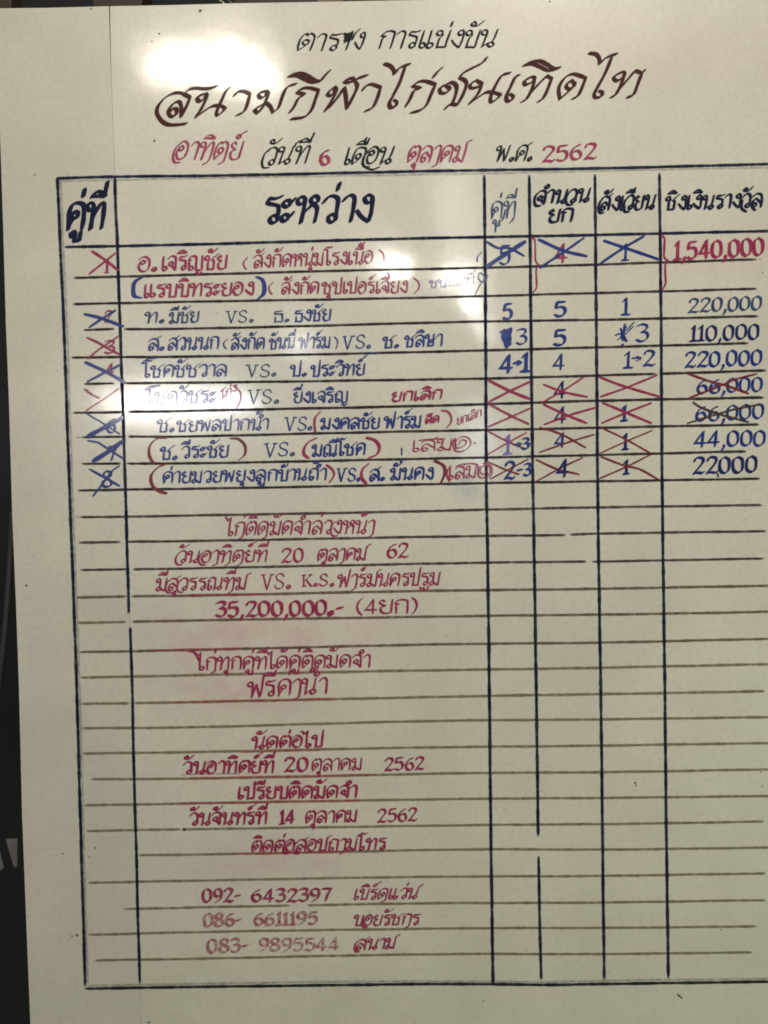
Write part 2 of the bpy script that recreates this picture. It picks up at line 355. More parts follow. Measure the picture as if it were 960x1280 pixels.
# red bleed on the rules beside the red writing
for pts in ([(214,878),(330,875.6),(420,873.4)], [(236,973.2),(360,970.6),(470,968.4)], [(220,1004.6),(360,1002),(450,1000.3)], [(300,940),(400,937.4)],
            [(190,811.9+1),(300,810.6)], [(290,1067.6),(440,1065)], [(230,745-1.2),(330,742.6)]):
    ribbon('red_smear', pts, 2.6, 'smudge_red', Z_ROW+.00001, wob=.5)
cols = [ # x of each column rule from top to bottom
 ([(143.5,221),(145,268),(147,309),(150.8,430),(153.4,510),(157.6,640),(160.6,742),(161,767)], 'navy', 3.2),
 ([(162.6,784),(163.2,800),(165.4,870),(167.4,960),(170.4,1060),(172.4,1150),(174.7,1229.5)], 'navy', 3.0),
 ([(605.4,218.5),(606.4,330),(607,440),(608,600),(609.4,680),(612,900),(614,1060),(616.1,1231)], 'navy', 3.3),
 ([(661.3,218.5),(662.8,330),(664.2,440),(666,600),(668.6,750),(671,900),(672.6,1045.5)], 'navy', 3.2), ([(673.2,1070),(674.6,1140),(676.5,1225)], 'black', 3.0),
 ([(743.8,217.5),(744.8,330),(745.6,440),(747,600),(749.4,760),(751.2,890),(753.4,1060),(755.4,1224.5)], 'navy', 3.2),
 ([(824.2,216),(825.4,330),(826.6,425),(827.7,600),(829,720),(831.4,880),(833,1050),(835.4,1223)], 'navy', 3.2)]
for i, (pts, mt, wd) in enumerate(cols): ribbon('column_line', pts, wd*1.18, mt, Z_COL + (i % 2)*.000004, wob=.3)
ribbon('table_border', [(71.8,221.5),(76,325),(80.6,430),(88.4,650),(96.2,870),(101.3,1050),(106.4,1233)], 3.8, 'navy', Z_COL+.000009, wob=.3)
ribbon('table_border', [(70,223.2),(143,221),(260,219.6),(420,216.4),(560,213.6),(760,210.1),(963,205.2)], 3.6, 'navy', Z_COL+.000015, wob=.25)
ribbon('table_border', [(106,1236),(180,1234.8),(260,1233.4),(420,1231.4),(560,1230.2),(690,1231),(760,1229.8),(963,1227.3)], 3.5, 'black', Z_COL+.000015, wob=.25)
ribbon('header_line', [(80.5,309),(147,307.7),(260,305),(420,300.6),(560,297.3),(760,293.3),(963,288.9)], 3.6, 'navy', Z_COL+.000015, wob=.25)
ghosts = [([(76,224),(80,330),(84.4,432),(92,650),(99.8,870),(104.6,1050),(109.5,1229)], 2.4), ([(74,226.6),(200,223.6),(420,220.2),(560,217.4),(760,213.8),(963,209)], 2.0),
          ([(110,1232),(260,1229.4),(420,1227.6),(560,1226.6),(690,1227.4),(760,1226),(963,1223.6)], 2.6),
          ([(118,646.3),(92,646.8)], 2), ([(108,546.6),(95,547)], 2), ([(226,968),(300,967)], 1.6)]
for pts, wd in ghosts: ribbon('wiped_line', pts, wd, 'ghost', Z_GH, wob=.5, soft=.9)

# ------------------------------------------------------------------ stroke alphabet (unit: letter height 10)
G = {}
def g(ch, w_, s): G[ch] = (w_, s)
g('ก', 7.6, "1.4,0 1.4,3 1.5,5.6 2.6,6.8 | .9,7.2 2,9.4 4,10 5.8,9.6 6.6,8.8 | 6.6,4 6.4,0")
g('ข', 7.0, "o1.5,8.4,1.3,-30,1 3.1,7 2.2,5.2 2.1,2 2.1,0 | 4,.2 5.9,0 | 6,4 6.2,10")
g('ค', 7.8, "1.2,0 1.1,3 .9,6.6 2,9.3 4,10.1 6,9.4 6.8,7.6 6.8,3 6.6,0 / 1.2,0 1.6,2 3,4.2 o3.4,5.4,1.2,-110,1")
g('ง', 6.4, "o4.1,8.5,1.3,20,1 5.5,6.5 5.5,3 5,0 | 3.8,.8 2.4,2 .7,4.2")
g('จ', 6.8, ".7,7.8 2.2,9.7 4,10 5.5,8.8 5.7,6 5.6,0 | 4.6,1.6 3.3,2.9 o2.7,4.4,1.3,-50,1")
g('ช', 7.8, "o1.5,8.2,1.3,-30,1 3.1,6.9 2.3,5.4 2.2,2 2.2,0 | 4,.2 5.8,0 | 6,3.4 6.1,5.6 4.9,6.9 | 6.3,8.8 8.6,10.9")
g('ซ', 7.8, "o1.5,8.2,1.3,-30,1 2.6,8.6 3.2,9.2 | 3.4,7 2.3,5.4 2.2,2 2.2,0 | 4,.2 5.8,0 | 6,3.4 6.1,5.6 4.9,6.9 | 6.3,8.8 8.6,10.9")
g('ญ', 10.8, "o2.2,1.3,1.3,180,-1 1,4 1,5.8 2.1,6.8 | .7,7.2 2,9.5 3.6,10 5,9.2 5.4,8 5.4,0 | 8.9,0 9.1,4 9.2,10 / 5.2,-2.4 6.4,-1.6 7.4,-3.2 8.8,-2.6 9,-1.4")
g('ฐ', 6.6, "5.4,10 3.6,9.3 1.6,9.5 | 1.1,7.7 3,7 4.8,6.4 5.2,4.6 5.2,2.4 o4,1.5,1.3,0,-1 / .4,-1.4 1.2,-3.4 2.6,-2 3.8,-3.8 5.6,-3 6,-.6")
g('ณ', 11.2, "o2.2,1.3,1.3,180,-1 1,4 1,5.8 2.1,6.8 | .7,7.2 2,9.5 3.6,10 5,9.2 5.4,8 5.4,0 | 7,1.9 8,2.2 o8.7,1.3,1.2,160,-1 9.4,4 9.6,10")
g('ด', 7.8, "1.3,0 .8,3 .9,6.6 2,9.3 4,10.1 6,9.4 6.8,7.6 6.8,3 6.6,0 / 1.3,0 3,2 4.4,3.6 o3.5,4.9,1.3,-40,1")
g('ต', 7.8, "1.3,0 .8,3 .9,6.6 2,9.4 3,10 | 3.8,9 | 4.8,10.1 6.2,9.4 6.9,7.6 6.8,3 6.6,0 / 1.3,0 3,2 4.4,3.6 o3.5,4.9,1.3,-40,1")
g('ถ', 7.8, "o2.4,1.3,1.3,180,-1 1.1,3.6 1.3,5.6 2.4,6.8 | .9,7.2 2,9.4 4,10 5.8,9.6 6.6,8.8 | 6.6,4 6.4,0")
g('ท', 8.0, "o1.5,8.4,1.3,10,1 2.7,6 2.3,0 | 2.8,4 4.2,7.4 5.6,9.6 6.8,9.2 7,7.6 | 6.9,4 6.7,0")
g('ธ', 6.8, "5.6,10 3.6,9.3 1.6,9.5 | 1.1,7.5 3.6,7.2 5.8,6.9 | 5.9,3 5.7,0 3.6,.3 1.6,0 | 1.5,2.4 1.5,4.6")
g('น', 8.2, "o1.5,8.4,1.3,10,1 2.7,6 2.2,0 | 3.8,1.6 5.2,2.3 o6.0,1.3,1.25,160,-1 6.4,4 7.2,10")
g('บ', 7.2, "o1.5,8.4,1.3,10,1 2.7,6 2.4,0 | 4.2,.2 6,0 | 6.2,4 6.4,10")
g('ป', 7.2, "o1.5,8.4,1.3,10,1 2.7,6 2.4,0 | 4.2,.2 6,0 | 6.2,4 6.5,14")
g('พ', 9.0, "o1.5,8.4,1.3,10,1 2.7,6 2.5,0 | 4.6,8 | 6.6,0 | 7.3,4 7.9,10")
g('ฟ', 9.0, "o1.5,8.4,1.3,10,1 2.7,6 2.5,0 | 4.6,8 | 6.6,0 | 7.3,4 8.1,14")
g('ม', 7.8, "o1.5,8.4,1.3,10,1 2.7,6 2.4,2.4 o1.9,1.4,1.3,60,1 | 4.2,1 6.3,0 | 6.5,4 6.8,10")
g('ย', 7.0, "2.9,8.4 1.9,9.6 .8,8.6 1,7 3.1,5.3 | 1.3,4.4 1.2,1.6 2.4,0 4.2,0 5.8,.6 | 6,4 6.3,10")
g('ร', 6.2, "5.6,10 3.6,9.3 1.6,9.5 | 1.1,7.7 3,7 4.6,6.4 5,4.6 5,2.4 o3.8,1.5,1.3,0,-1")
g('ล', 7.8, "o2.4,1.4,1.3,180,-1 1.1,3 1.8,5.2 3.4,5.9 5,4.4 6.6,2.6 / 6.7,0 6.8,4 6.7,7 5.8,9.2 3.8,10 2,9.4 .8,7.8")
g('ว', 6.4, ".7,7.6 2,9.6 3.8,10 5.3,8.8 5.5,6 5.4,2.6 o4.2,1.5,1.3,0,-1")
g('ศ', 7.8, G['ค'][1] + " / 5.6,9.2 7.4,11 8.6,11.6")
g('ษ', 8.0, G['บ'][1] + " / o4.6,4.6,1.1,0,1 6.2,5.4 7.6,6.4")
g('ส', 7.8, G['ล'][1] + " / 4.8,9.2 6.4,10.4 8,11.8")
g('ห', 8.2, "o1.5,8.4,1.3,10,1 2.7,6 2.4,0 | 2.8,3.6 4.6,5.8 5.3,7.2 o5.9,8.5,1.3,-110,-1 | 6.9,5.4 7,3 6.9,0")
g('ฬ', 9.4, G['พ'][1] + " | 6.8,11.4 6,10.4 8,10.6 9.6,11.6")
g('อ', 7.0, "o2.6,6.3,1.2,180,-1 1.0,5 .8,3 2,.4 3.6,0 5.4,1.4 6.1,4.6 5.8,8 4.2,9.9 2.4,9.9 .8,8.4")
g('า', 5.0, ".6,8 1.8,9.7 3.2,9.9 4.2,8.6 4.2,4 4,0")
g('ำ', 5.0, ".6,8 1.8,9.7 3.2,9.9 4.2,8.6 4.2,4 4,0 / o-.8,12.6,1.2,0,1")
g('ะ', 4.6, "o1.5,7.3,1.15,0,1 3,7.6 4,9.2 / o1.5,2,1.15,0,1 3,2.3 4,3.9")
g('เ', 3.8, "o2.2,1.4,1.3,180,-1 1,3.6 1.1,10")
g('แ', 7.2, "o2.2,1.4,1.3,180,-1 1,3.6 1.1,10 / o5.6,1.4,1.3,180,-1 4.4,3.6 4.5,10")
g('โ', 5.2, "o3.2,1.4,1.3,180,-1 2,3.6 2,8 1.9,12.4 | -.6,12 | 1.4,14.2 4.6,13.8 5.4,14.6")
g('ไ', 5.0, "o3.2,1.4,1.3,180,-1 2,3.6 2,8 2.2,13.6 | .6,11.2 -.2,13 -1.6,13.8")
MARK = {
 'ิ': "-6,11.2 -4.6,12.8 -3,13.2 -1.6,12.4 -.6,11.2 | -3,11.5 -6,11.2",
 'ี': "-6,11.2 -4.6,12.8 -3,13.2 -1.6,12.4 -.6,11.2 | -3,11.5 -6,11.2 / -.7,11.2 -.5,14.6",
 'ื': "-6,11.2 -4.6,12.8 -3,13.2 -1.6,12.4 -.6,11.2 | -3,11.5 -6,11.2 / -.7,11.2 -.4,14.6 / -2.2,12.4 -2,14.8",
 'ั': "o-3.8,12.6,1.0,0,1 | -3,11.4 -1.6,11.8 .6,14.4",
 '่': "-1,11.4 -.7,14.2", '้': "o-3.2,12.4,.9,0,1 | -2.4,11.6 -1.2,12 -.2,14.2", '๋': "-2,11.6 -2,14 / -3,12.8 -1,12.8",
 '์': "o-3,12.2,.95,0,1 | -2,12.8 -1.4,14 .6,15.4",
 'ุ': "o-2,-1.9,.9,0,1 | -1.1,-2.2 -1.2,-5.2", 'ู': "o-4,-1.9,.9,0,1 | -3.2,-2.6 -3.1,-4.4 | -1.1,-4.4 | -1,-1"}
g('0', 6.4, "3.2,10 1.3,8.4 .8,5 1.3,1.6 3.2,0 5.1,1.6 5.6,5 5.1,8.4 3.2,10")
g('1', 4.0, ".9,8 2.2,10 | 2.2,5 2.2,0 | .6,0 | 3.8,0")
g('2', 6.4, "1,7.6 1.5,9.4 3.2,10 5,9.2 5.2,7.4 4,5 1,.2 | 3,.6 5,0 5.8,1")
g('3', 6.2, "1,9.2 2.8,10 4.8,9.4 4.8,7.4 2.8,5.6 | 5,5 5.4,2.6 4.4,.6 2.4,0 .8,1")
g('4', 6.6, "4.2,0 4.3,5 4.3,10 | 2.4,6 .7,2.6 | 3,2.6 5.9,2.6")
g('5', 6.2, "5.2,9.8 1.7,9.6 | 1.4,6 3.4,6.4 5,5.4 5.4,3.2 4.6,.9 2.6,0 .8,1")
g('6', 6.4, "5,9.4 3.2,8.6 1.4,6 1,3 2,.6 3.6,0 5.2,1.2 5.4,3.6 4.2,5.6 2.6,5.4 1.3,3.6")
g('7', 6.0, ".8,9.6 5.4,9.6 | 3.6,5 2.6,0")
g('8', 6.4, "3.2,5.4 1.4,6.8 1.6,9.2 3.2,10 4.9,9.2 4.9,7 3.2,5.4 1,3.6 1.2,1 3.2,0 5.2,1 5.4,3.6 3.2,5.4")
g('9', 6.4, "5.2,6.6 4.2,4.6 2.4,4.4 1.1,6 1.3,8.8 3.2,10 5,8.8 5.4,6 4.6,2.4 2,0")
g('V', 8.4, ".4,9.8 2.6,9.8 / 1.5,9.8 4,0 | 6.6,9.8 / 5.6,9.8 8,9.8")
g('S', 7.4, "6.2,8 5.2,9.8 3.2,9.9 1.6,8.6 2,6.2 4.4,4.8 6,3 5.4,.8 3,0 1.2,1 .9,2.4")
g('K', 8.6, "1,9.8 3,9.8 / 2,9.8 2,0 / .9,0 3.2,0 / 2,4.4 4.4,7 6.6,9.8 / 5.6,9.8 7.6,9.8 / 3.4,5.8 5,3 6.8,0 | 8,0")
g('.', 3.6, "o1.8,1.1,1.1,0,1 | 1.8,1.1"); g(',', 2.6, "1.6,1 1.6,-.4 .8,-2.6"); g('-', 5.0, "1,4.4 3.8,4.8")
g('(', 3.8, "3.2,11.4 1.6,9 .9,5.4 1.5,1.6 3,-1"); g(')', 3.8, ".8,11.4 2.4,9 3,5.4 2.4,1.6 .8,-1")
g('→', 6.0, ".4,5 4.6,5 / 3,7 5.4,5 3,3"); g(' ', 4.2, "")

def parse(s):
    """-> list of strokes; each stroke a list of smooth runs"""
    S = []
    for part in s.split('/'):
        runs = []; cur = []
        for tok in part.split():
            if tok == '|':
                if len(cur) > 1: runs.append(cur)
                cur = [cur[-1]] if cur else []
            elif tok[0] == 'o':
                cx, cy, r, a0, d = map(float, tok[1:].split(','))
                loop = [(cx + r*math.cos(math.radians(a0) + d*k*math.pi/4), cy + r*1.12*math.sin(math.radians(a0) + d*k*math.pi/4)) for k in range(9)]
                cur += loop if d > 0 or not cur else loop
            else: cur.append(tuple(map(float, tok.split(','))))
        if len(cur) > 1: runs.append(cur)
        if runs: S.append(runs)
    return S
CACHE = {k: parse(v[1]) for k, v in G.items()}; MC = {k: parse(v) for k, v in MARK.items()}
TONE = '่้๋์'; UP = 'ิีืัำ'

LEFT = 'จลวอสง'; TAIL = {'ม':6.8,'น':7.2,'ย':6.3,'บ':6.4,'พ':7.9}; LEG = {'ก':6.4,'า':4,'ท':6.7,'ด':6.6,'ต':6.6,'ค':6.6}
def flourish(ch):
    if ch in LEFT: return [[[(1.6,9.3),(-.5,6.4),(-1.0,2),(.6,-1.5),(3.4,-1.8)]]]
    if ch in TAIL: x = TAIL[ch]; return [[[(x,9.6),(x+.5,12),(x+2.6,13.2)]]]
    if ch in LEG: x = LEG[ch]; return [[[(x,.2),(x-.5,-1.7),(x-2.6,-2.9)]]]
    return []
def layout(text, sw=(), lift=0.0):
    """-> strokes (runs in font units) and total advance"""
    out = []; x = 0; prev = ''; basex = 0; tall = False
    for k, ch in enumerate(text):
        if ch in MARK:
            dx, dy = x - .6, (0 if ch in 'ุู' else .7 + lift)
            if ch in TONE and ((prev and prev in UP) or text[k+1:k+2] == 'ำ'): dy = 3.2; dx += .6
            if tall and ch not in 'ุู': dx -= 1.6
            for st in MC[ch]: out.append([[(px+dx, py+dy) for px, py in r] for r in st])
        else:
            w_ = G[ch][0]; 
            for st in CACHE[ch]: out.append([[(px+x, py) for px, py in r] for r in st])
            if k in sw:
                for st in flourish(ch): out.append([[(px+x, py) for px, py in r] for r in st])
            x += w_; tall = ch in 'ปฟ'
        prev = ch
    return out, x
def write(text, x0, x1, y0, y1, xh, nib, mat, slant=.0, label=None, name='handwritten_word', ang=35, dry=0., jit=.22, thin=None, swash=None, sw=(), lift=0.0):
    runs, adv = layout(text, sw, lift); sx = (x1-x0)/adv; sy = xh/10
    strokes = []
    r = random.Random(sum(map(ord, text)) + int(x0))
    for st in runs:
        jx, jy = r.uniform(-jit, jit), r.uniform(-jit, jit)
        pts = []
        for run in st:
            P = []
            for (px, py) in run:
                X = x0 + (px+jx + r.uniform(-jit, jit)*.45)*sx + slant*py*sy
                Y = y0 + (y1-y0)*px/adv - (py+jy + r.uniform(-jit, jit)*.45)*sy
                P.append((X, Y))
            pts.append(catmull(P, .34))
        strokes.append(np.concatenate(pts))
    for s_ in (swash or []): strokes.append(catmull(s_, .34))
    return ink_grid(name, strokes, mat, nib, ang, label or (COLNAME[mat] + ' handwriting'), dry, thin)
def draw(polys, nib, mat, org=(0, 0), sc_=1.0, name='pen_mark', label=None, ang=35, dry=0., thin=None, z=None):
    st = []
    for pol in polys:
        runs = pol if isinstance(pol[0][0], (tuple, list)) else [pol]
        st.append(np.concatenate([catmull([(org[0]+x/sc_, org[1]+y/sc_) for x, y in r], .34) for r in runs]))
    return ink_grid(name, st, mat, nib, ang, label, dry, thin, z)

# ------------------------------------------------------------------ the brown title, traced letter by letter
K = 960/140
def title(org, polys): return [[(org[0]+x/K, org[1]+y/K) for x, y in p] for p in polys]
T = []
T += title((190,80), [
 [(290,512),(210,522),(130,518),(75,480),(42,420),(52,360),(105,295),(175,254),(235,248),(268,256)], [(268,256),(326,286)], [(326,286),(300,350),(248,455)],
 [(248,450),(252,390),(244,340),(222,322),(185,338),(150,380),(140,410),(155,445),(185,450),(212,420),(205,385),(170,385),(160,410)],
 [(285,245),(320,218),(370,208),(440,212),(500,208),(556,190)],
 [(465,252),(400,275),(388,300),(408,322),(445,300),(465,252)], [(465,252),(468,285),(430,370),(375,456)], [(375,456),(450,402),(520,360),(598,360)],
 [(598,360),(622,388),(565,440),(552,415),(575,360),(605,290),(632,235),(660,205)],
 [(706,272),(735,238),(790,236),(838,258)], [(838,258),(815,350),(785,410),(726,440)]])
T += title((310,80), [
 [(160,232),(105,245),(90,268),(112,292),(152,268),(160,232)], [(160,232),(172,260),(150,320),(122,375),(82,424)], [(82,424),(58,392),(100,362),(152,332)], [(152,332),(190,365),(214,418)],
 [(214,418),(262,372),(290,290),(322,215),(355,188),(410,172)],
 [(358,415),(395,365),(432,295),(484,262)], [(484,262),(420,244)], [(420,244),(455,215),(520,205),(604,225)], [(604,225),(575,310),(540,400),(480,455),(370,472)],
 [(345,108),(400,84),(455,80),(520,108),(580,142),(622,146)], [(345,108),(420,100),(480,130),(550,156),(622,146)], [(622,146),(660,98),(700,56)],
 [(742,195),(695,235),(682,262),(712,272),(742,240),(742,195)], [(742,195),(755,230),(720,310),(658,406)], [(690,380),(765,290),(826,200)], [(826,200),(840,300),(846,385)],
 [(846,385),(895,290),(935,200),(925,160)], [(925,160),(890,122),(828,148),(860,160),(915,140),(950,120),(1020,98)]])
T += title((430,60), [
 [(160,360),(190,325),(240,312),(312,338)], [(312,338),(285,430),(245,510),(180,542)],
 [(345,135),(395,155),(425,190),(430,225)], [(430,225),(470,175),(515,152),(562,140)], [(525,155),(475,300),(420,410),(388,470),(400,510),(440,500),(452,465),(428,445)],
 [(528,502),(565,440),(600,365),(655,345)], [(655,345),(585,326)], [(585,326),(640,290),(700,285),(782,312)], [(782,312),(745,400),(705,490),(650,535),(575,554)],
 [(765,252),(800,205),(840,170)]])
T += title((540,60), [
 [(112,318),(68,345),(75,385),(120,385),(150,350),(112,318)], [(112,318),(165,295),(208,325),(205,390),(170,485)], [(112,524),(140,492),(175,482),(215,490)],
 [(215,490),(260,410),(295,315),(280,278),(235,255)], [(235,255),(270,212),(360,165),(430,128),(466,84)],
 [(380,276),(330,310),(332,342),(375,340),(425,312),(380,276)], [(425,312),(395,390),(320,478)], [(320,478),(400,420),(465,380),(535,382)],
 [(535,382),(582,408),(515,464),(500,435),(525,360),(570,275),(605,232),(668,214)],
 [(745,235),(712,252),(670,340),(638,410),(645,455),(682,448),(695,415),(668,395)],
 [(858,245),(795,280),(800,315),(845,300),(880,262),(858,245)], [(880,262),(860,340),(815,430),(768,462)], [(815,420),(880,345),(985,235)]])
T += title((670,50), [
 [(0,402),(90,308)], [(90,308),(134,330)], [(134,330),(100,420),(60,500),(15,530)],
 [(-106,219),(-40,188),(30,180),(90,208),(150,242),(202,238)], [(-106,219),(-30,207),(30,228),(90,258),(140,258),(202,238)],
 [(318,362),(295,350),(258,392),(278,420),(318,405),(330,375),(318,362)], [(330,390),(290,430),(205,508)], [(205,508),(194,440),(205,385),(250,322),(320,292),(426,326)], [(426,326),(385,430),(355,482),(310,506)],
 [(455,112),(510,122),(540,155),(545,206)], [(545,206),(590,160),(640,135),(692,120)], [(650,140),(600,270),(530,400),(498,465),(515,495),(560,482),(566,450),(540,435)],
 [(745,272),(685,300),(665,325),(690,350),(735,328),(760,290),(745,272)], [(760,290),(725,390),(685,465),(642,492)], [(695,440),(780,345),(850,262)], [(850,262),(905,282),(932,258)], [(905,288),(870,385),(835,468),(780,492)]])
ink_grid('title_lettering', [catmull(p, .4) for p in T], 'brown', 5.6, 38, 'large sweeping brown Thai title lettering', 0, .85)

# ------------------------------------------------------------------ headings above the table
TOP = 'first line above the table'
write('ตาร', 368.7, 423, 63.6, 62.8, 21, 3.0, 'black', .30, 'black slanted heading word, '+TOP)
write('า', 424, 434, 62.8, 62.5, 21, 3.0, 'black', .30)
write('ง', 438.8, 452, 61.8, 61.4, 21, 3.0, 'black', .35, swash=[[(440,50),(444,42),(450,36)]])
draw([[(430,42),(437,46),(431,50),(438,42),(432,46),(436,51),(440,40),(431,53)]], 4.2, 'black', name='scribble', label='black blot over a letter of the heading')
write('การแข่งขัน', 470, 618, 60.5, 58.4, 21.5, 3.1, 'black', .30, 'black slanted heading words, '+TOP)
write('อาทิตย์', 217, 300, 199.5, 199, 22, 3.3, 'red', .26, 'crimson weekday word above the table', sw=(0,3,4,2,))
write('วันที่', 328, 384, 206.5, 204, 22, 3.0, 'black', .28, 'black date word above the table', sw=(0,2,))
write('6', 398, 413, 206.4, 206, 19, 4.6, 'red', .05, 'bold crimson numeral six', 'handwritten_number')
write('เดือน', 428, 490, 206, 204, 21, 3.2, 'black', .28, 'black month word above the table', swash=[[(467,187),(456,194),(454,206),(464,212),(474,209)]], sw=(3,))
write('ตุลาคม', 507, 580, 202.6, 202, 20, 3.3, 'red', .26, 'crimson month name above the table', sw=(3,5,))
write('พ.ศ.', 617, 665, 201.8, 200.4, 19, 3.0, 'black', .28, 'black era abbreviation above the table')
write('2562', 676.5, 746, 202.4, 198, 19, 4.2, 'red', .04, 'bold crimson year 2562', 'handwritten_number')
# table heads
write('คู่ที่', 81, 131, 286.6, 284.6, 33, 6.2, 'navy', .10, 'bold navy heading of the first column', thin=1.3)
write('ระหว่าง', 326, 466, 280, 276, 33, 6.0, 'navy', .14, 'bold navy heading of the wide column', thin=1.2)
write('คู่ที่', 612, 645, 273.5, 272, 21, 2.6, 'teal', .06, 'thin teal heading of the third column', swash=[[(632,262),(628,275),(621,279),(619,290)],[(642,272),(640,276),(637,279)]])
write('จำนวน', 669, 737, 255, 252, 16.5, 4.0, 'navy', .16, 'navy heading of the rounds column, upper word', sw=(0,3,))
write('ยก', 684, 716, 278, 276.6, 16, 4.2, 'navy', .14, 'navy heading of the rounds column, lower word')
write('สังเวียน', 749, 818, 263.2, 261, 17.5, 3.8, 'navy', .16, 'navy heading of the ring column', sw=(0,4,))
write('ชิงเงินรางวัล', 831, 953, 262.6, 258.6, 17, 3.7, 'navy', .12, 'navy heading of the prize column', swash=[[(928,250),(927,260),(933,265)],[(942,250),(940,258),(944,263)]])

# ------------------------------------------------------------------ fixture rows
R = ['first','second','third','fourth','fifth','sixth','seventh','eighth','ninth']
def rw(t, x0, x1, y0, y1, xh, nib, mat, row, slant=.05, **k):
    nm = k.pop('name', 'handwritten_word')
    write(t, x0, x1, y0, y1, xh, nib, mat, slant, k.pop('label', '%s handwriting in the %s row' % (COLNAME[mat], R[row-1])), nm, **k)
def paren(pts, nib, mat, row, **k): draw([pts], nib, mat, name='bracket', label='%s bracket in the %s row' % (COLNAME[mat], R[row-1]), **k)
rw('อ.', 171, 197, 339.4, 338.6, 18, 3.2, 'red', 1)
rw('เจริญชัย', 201, 284, 338.2, 336.4, 17.5, 3.4, 'red', 1)
paren([(309,322),(304.5,328),(305,333),(308,337)], 2.2, 'red', 1)
rw('สังกัดหนุ่มโรงเนื้อ', 316, 466, 334.6, 329.2, 15.5, 2.7, 'red', 1)
paren([(474,312),(479,318),(480,326)], 2.4, 'red', 1)
draw([[(602,315),(597,321),(596.5,327)]], 2.0, 'blue', name='pen_mark', label='small blue arc beside the first row')
paren([(177,346.5),(169,352),(166.5,360),(168,370),(176,372.5)], 5.0, 'blue', 2, ang=10)
rw('แรบบิทระยอง', 179, 318, 371.6, 368.6, 16, 3.3, 'red', 2)
paren([(321,346),(328,350),(330.5,359),(329,368),(323,373.5)], 5.0, 'blue', 2, ang=10)
paren([(341,353),(336.5,358),(337,364),(340,368)], 2.3, 'red', 2)
rw('สังกัด', 351, 399, 367.6, 366.8, 14.5, 2.8, 'red', 2)
rw('ซุปเปอร์เจียง', 402, 510, 367.4, 365.6, 14.5, 2.7, 'red', 2)
draw([[(484,341),(487,345)]], 2.4, 'red', name='pen_mark')
paren([(517,347.5),(523,353),(523.5,360),(518,367)], 2.4, 'red', 2)
write('ชน', 536, 559, 360, 359, 9.5, 1.9, 'purple', .05, 'faint violet note beside the second row')
write('ะเส', 560, 578, 358.4, 357.4, 7.5, 1.5, 'purple', .05, 'faint violet note beside the second row', dry=.5)
write('ที่', 580, 594, 355.4, 354.6, 10, 1.9, 'purple', .05, 'faint violet note beside the second row')
draw([[(607,347),(600,341),(598,348),(604,353),(610,345)], [(607,346),(599,358),(594,368)]], 1.9, 'blue', name='pen_mark', label='blue looped numeral four crossing the column line')
rw('ท.', 181, 206, 403.8, 403, 13.5, 2.7, 'teal', 3); rw('มีชัย', 211, 249, 404, 402.6, 13.5, 2.8, 'teal', 3)
rw('VS.', 281, 317, 403.6, 402.8, 14.5, 1.9, 'teal', 3); rw('ธ.', 341, 362, 403, 402, 14, 2.7, 'teal', 3); rw('ธงชัย', 367, 414, 402, 400.4, 14, 2.8, 'blue', 3)
rw('ส.', 184, 206, 438.4, 437.6, 15, 3.0, 'blue', 4); rw('สวนนก', 209, 274, 437.8, 436, 15, 2.9, 'blue', 4)
paren([(284,424),(280,428),(280,433),(283,436)], 2.2, 'teal', 4)
rw('สังกัด', 288, 331, 437, 436, 14, 2.7, 'blue', 4); rw('ซันนี่', 336, 369, 436.4, 435, 13.5, 2.6, 'blue', 4); rw('ฟาร์ม', 373, 413, 436, 434.8, 14, 2.6, 'blue', 4)
paren([(418,421),(422,427),(420,436)], 2.0, 'teal', 4)
rw('VS.', 427, 464, 437, 434.8, 16.5, 2.1, 'blue', 4); rw('ช.', 478, 499, 435, 434, 14, 3.0, 'blue', 4); rw('ชลิษา', 505, 553, 434, 432, 14.5, 2.9, 'blue', 4)
rw('โชคชัชวาล', 178, 284, 471.8, 469.8, 14.5, 2.8, 'blue', 5, swash=[[(177,454),(184,449),(196,447.5)]]); rw('VS.', 306.5, 346, 471.6, 470, 15, 2.1, 'teal', 5)
rw('ป.', 362.5, 384, 470.4, 470, 14, 3.0, 'blue', 5); rw('ประวิทย์', 388, 456, 470.6, 468.6, 14, 2.9, 'blue', 5, swash=[[(455,446),(462,442),(471,442)]])
rw('โชควัชระ', 183, 270, 505, 503, 15, 2.9, 'blue', 6, swash=[[(181,487),(188,483),(200,482)]])
rw('โก่ง', 276, 296, 499, 488, 8, 1.9, 'red', 6, label='small red slanted note in the sixth row')
paren([(292,482),(300,490),(300.5,500),(296,510)], 2.6, 'red', 6)
rw('VS.', 308, 349, 505, 503.6, 17, 2.1, 'teal', 6); rw('ยิ่งเจริญ', 366, 436, 503.4, 502.6, 13.5, 2.8, 'blue', 6)
rw('ยกเลิก', 489, 553, 502, 498.4, 11.5, 3.3, 'red', 6, .12)
rw('ช.', 196, 218, 540.4, 539.4, 16, 2.8, 'blue', 7); rw('ชยพลปากน้ำ', 221, 336, 539.4, 536.8, 13.5, 2.6, 'blue', 7)
rw('VS.', 355, 391, 538.4, 537.2, 16.5, 2.0, 'blue', 7)
paren([(400,515),(394,522),(393,531),(394,540)], 3.4, 'red', 7)
rw('มงคลชัย', 401, 475, 536.6, 535.4, 13.5, 3.0, 'blue', 7); rw('ฟาร์ม', 480, 527, 535.6, 534.2, 14.5, 3.0, 'blue', 7)
rw('ดีด', 531.5, 549, 530, 528, 8.5, 2.9, 'red', 7); paren([(552,513),(560,515),(564,522),(563,529),(559,534)], 3.0, 'red', 7)
rw('ยกเลิก', 571, 602, 531.5, 520, 8.5, 1.9, 'red', 7, .0, label='tiny rising crimson note at the end of the seventh row')
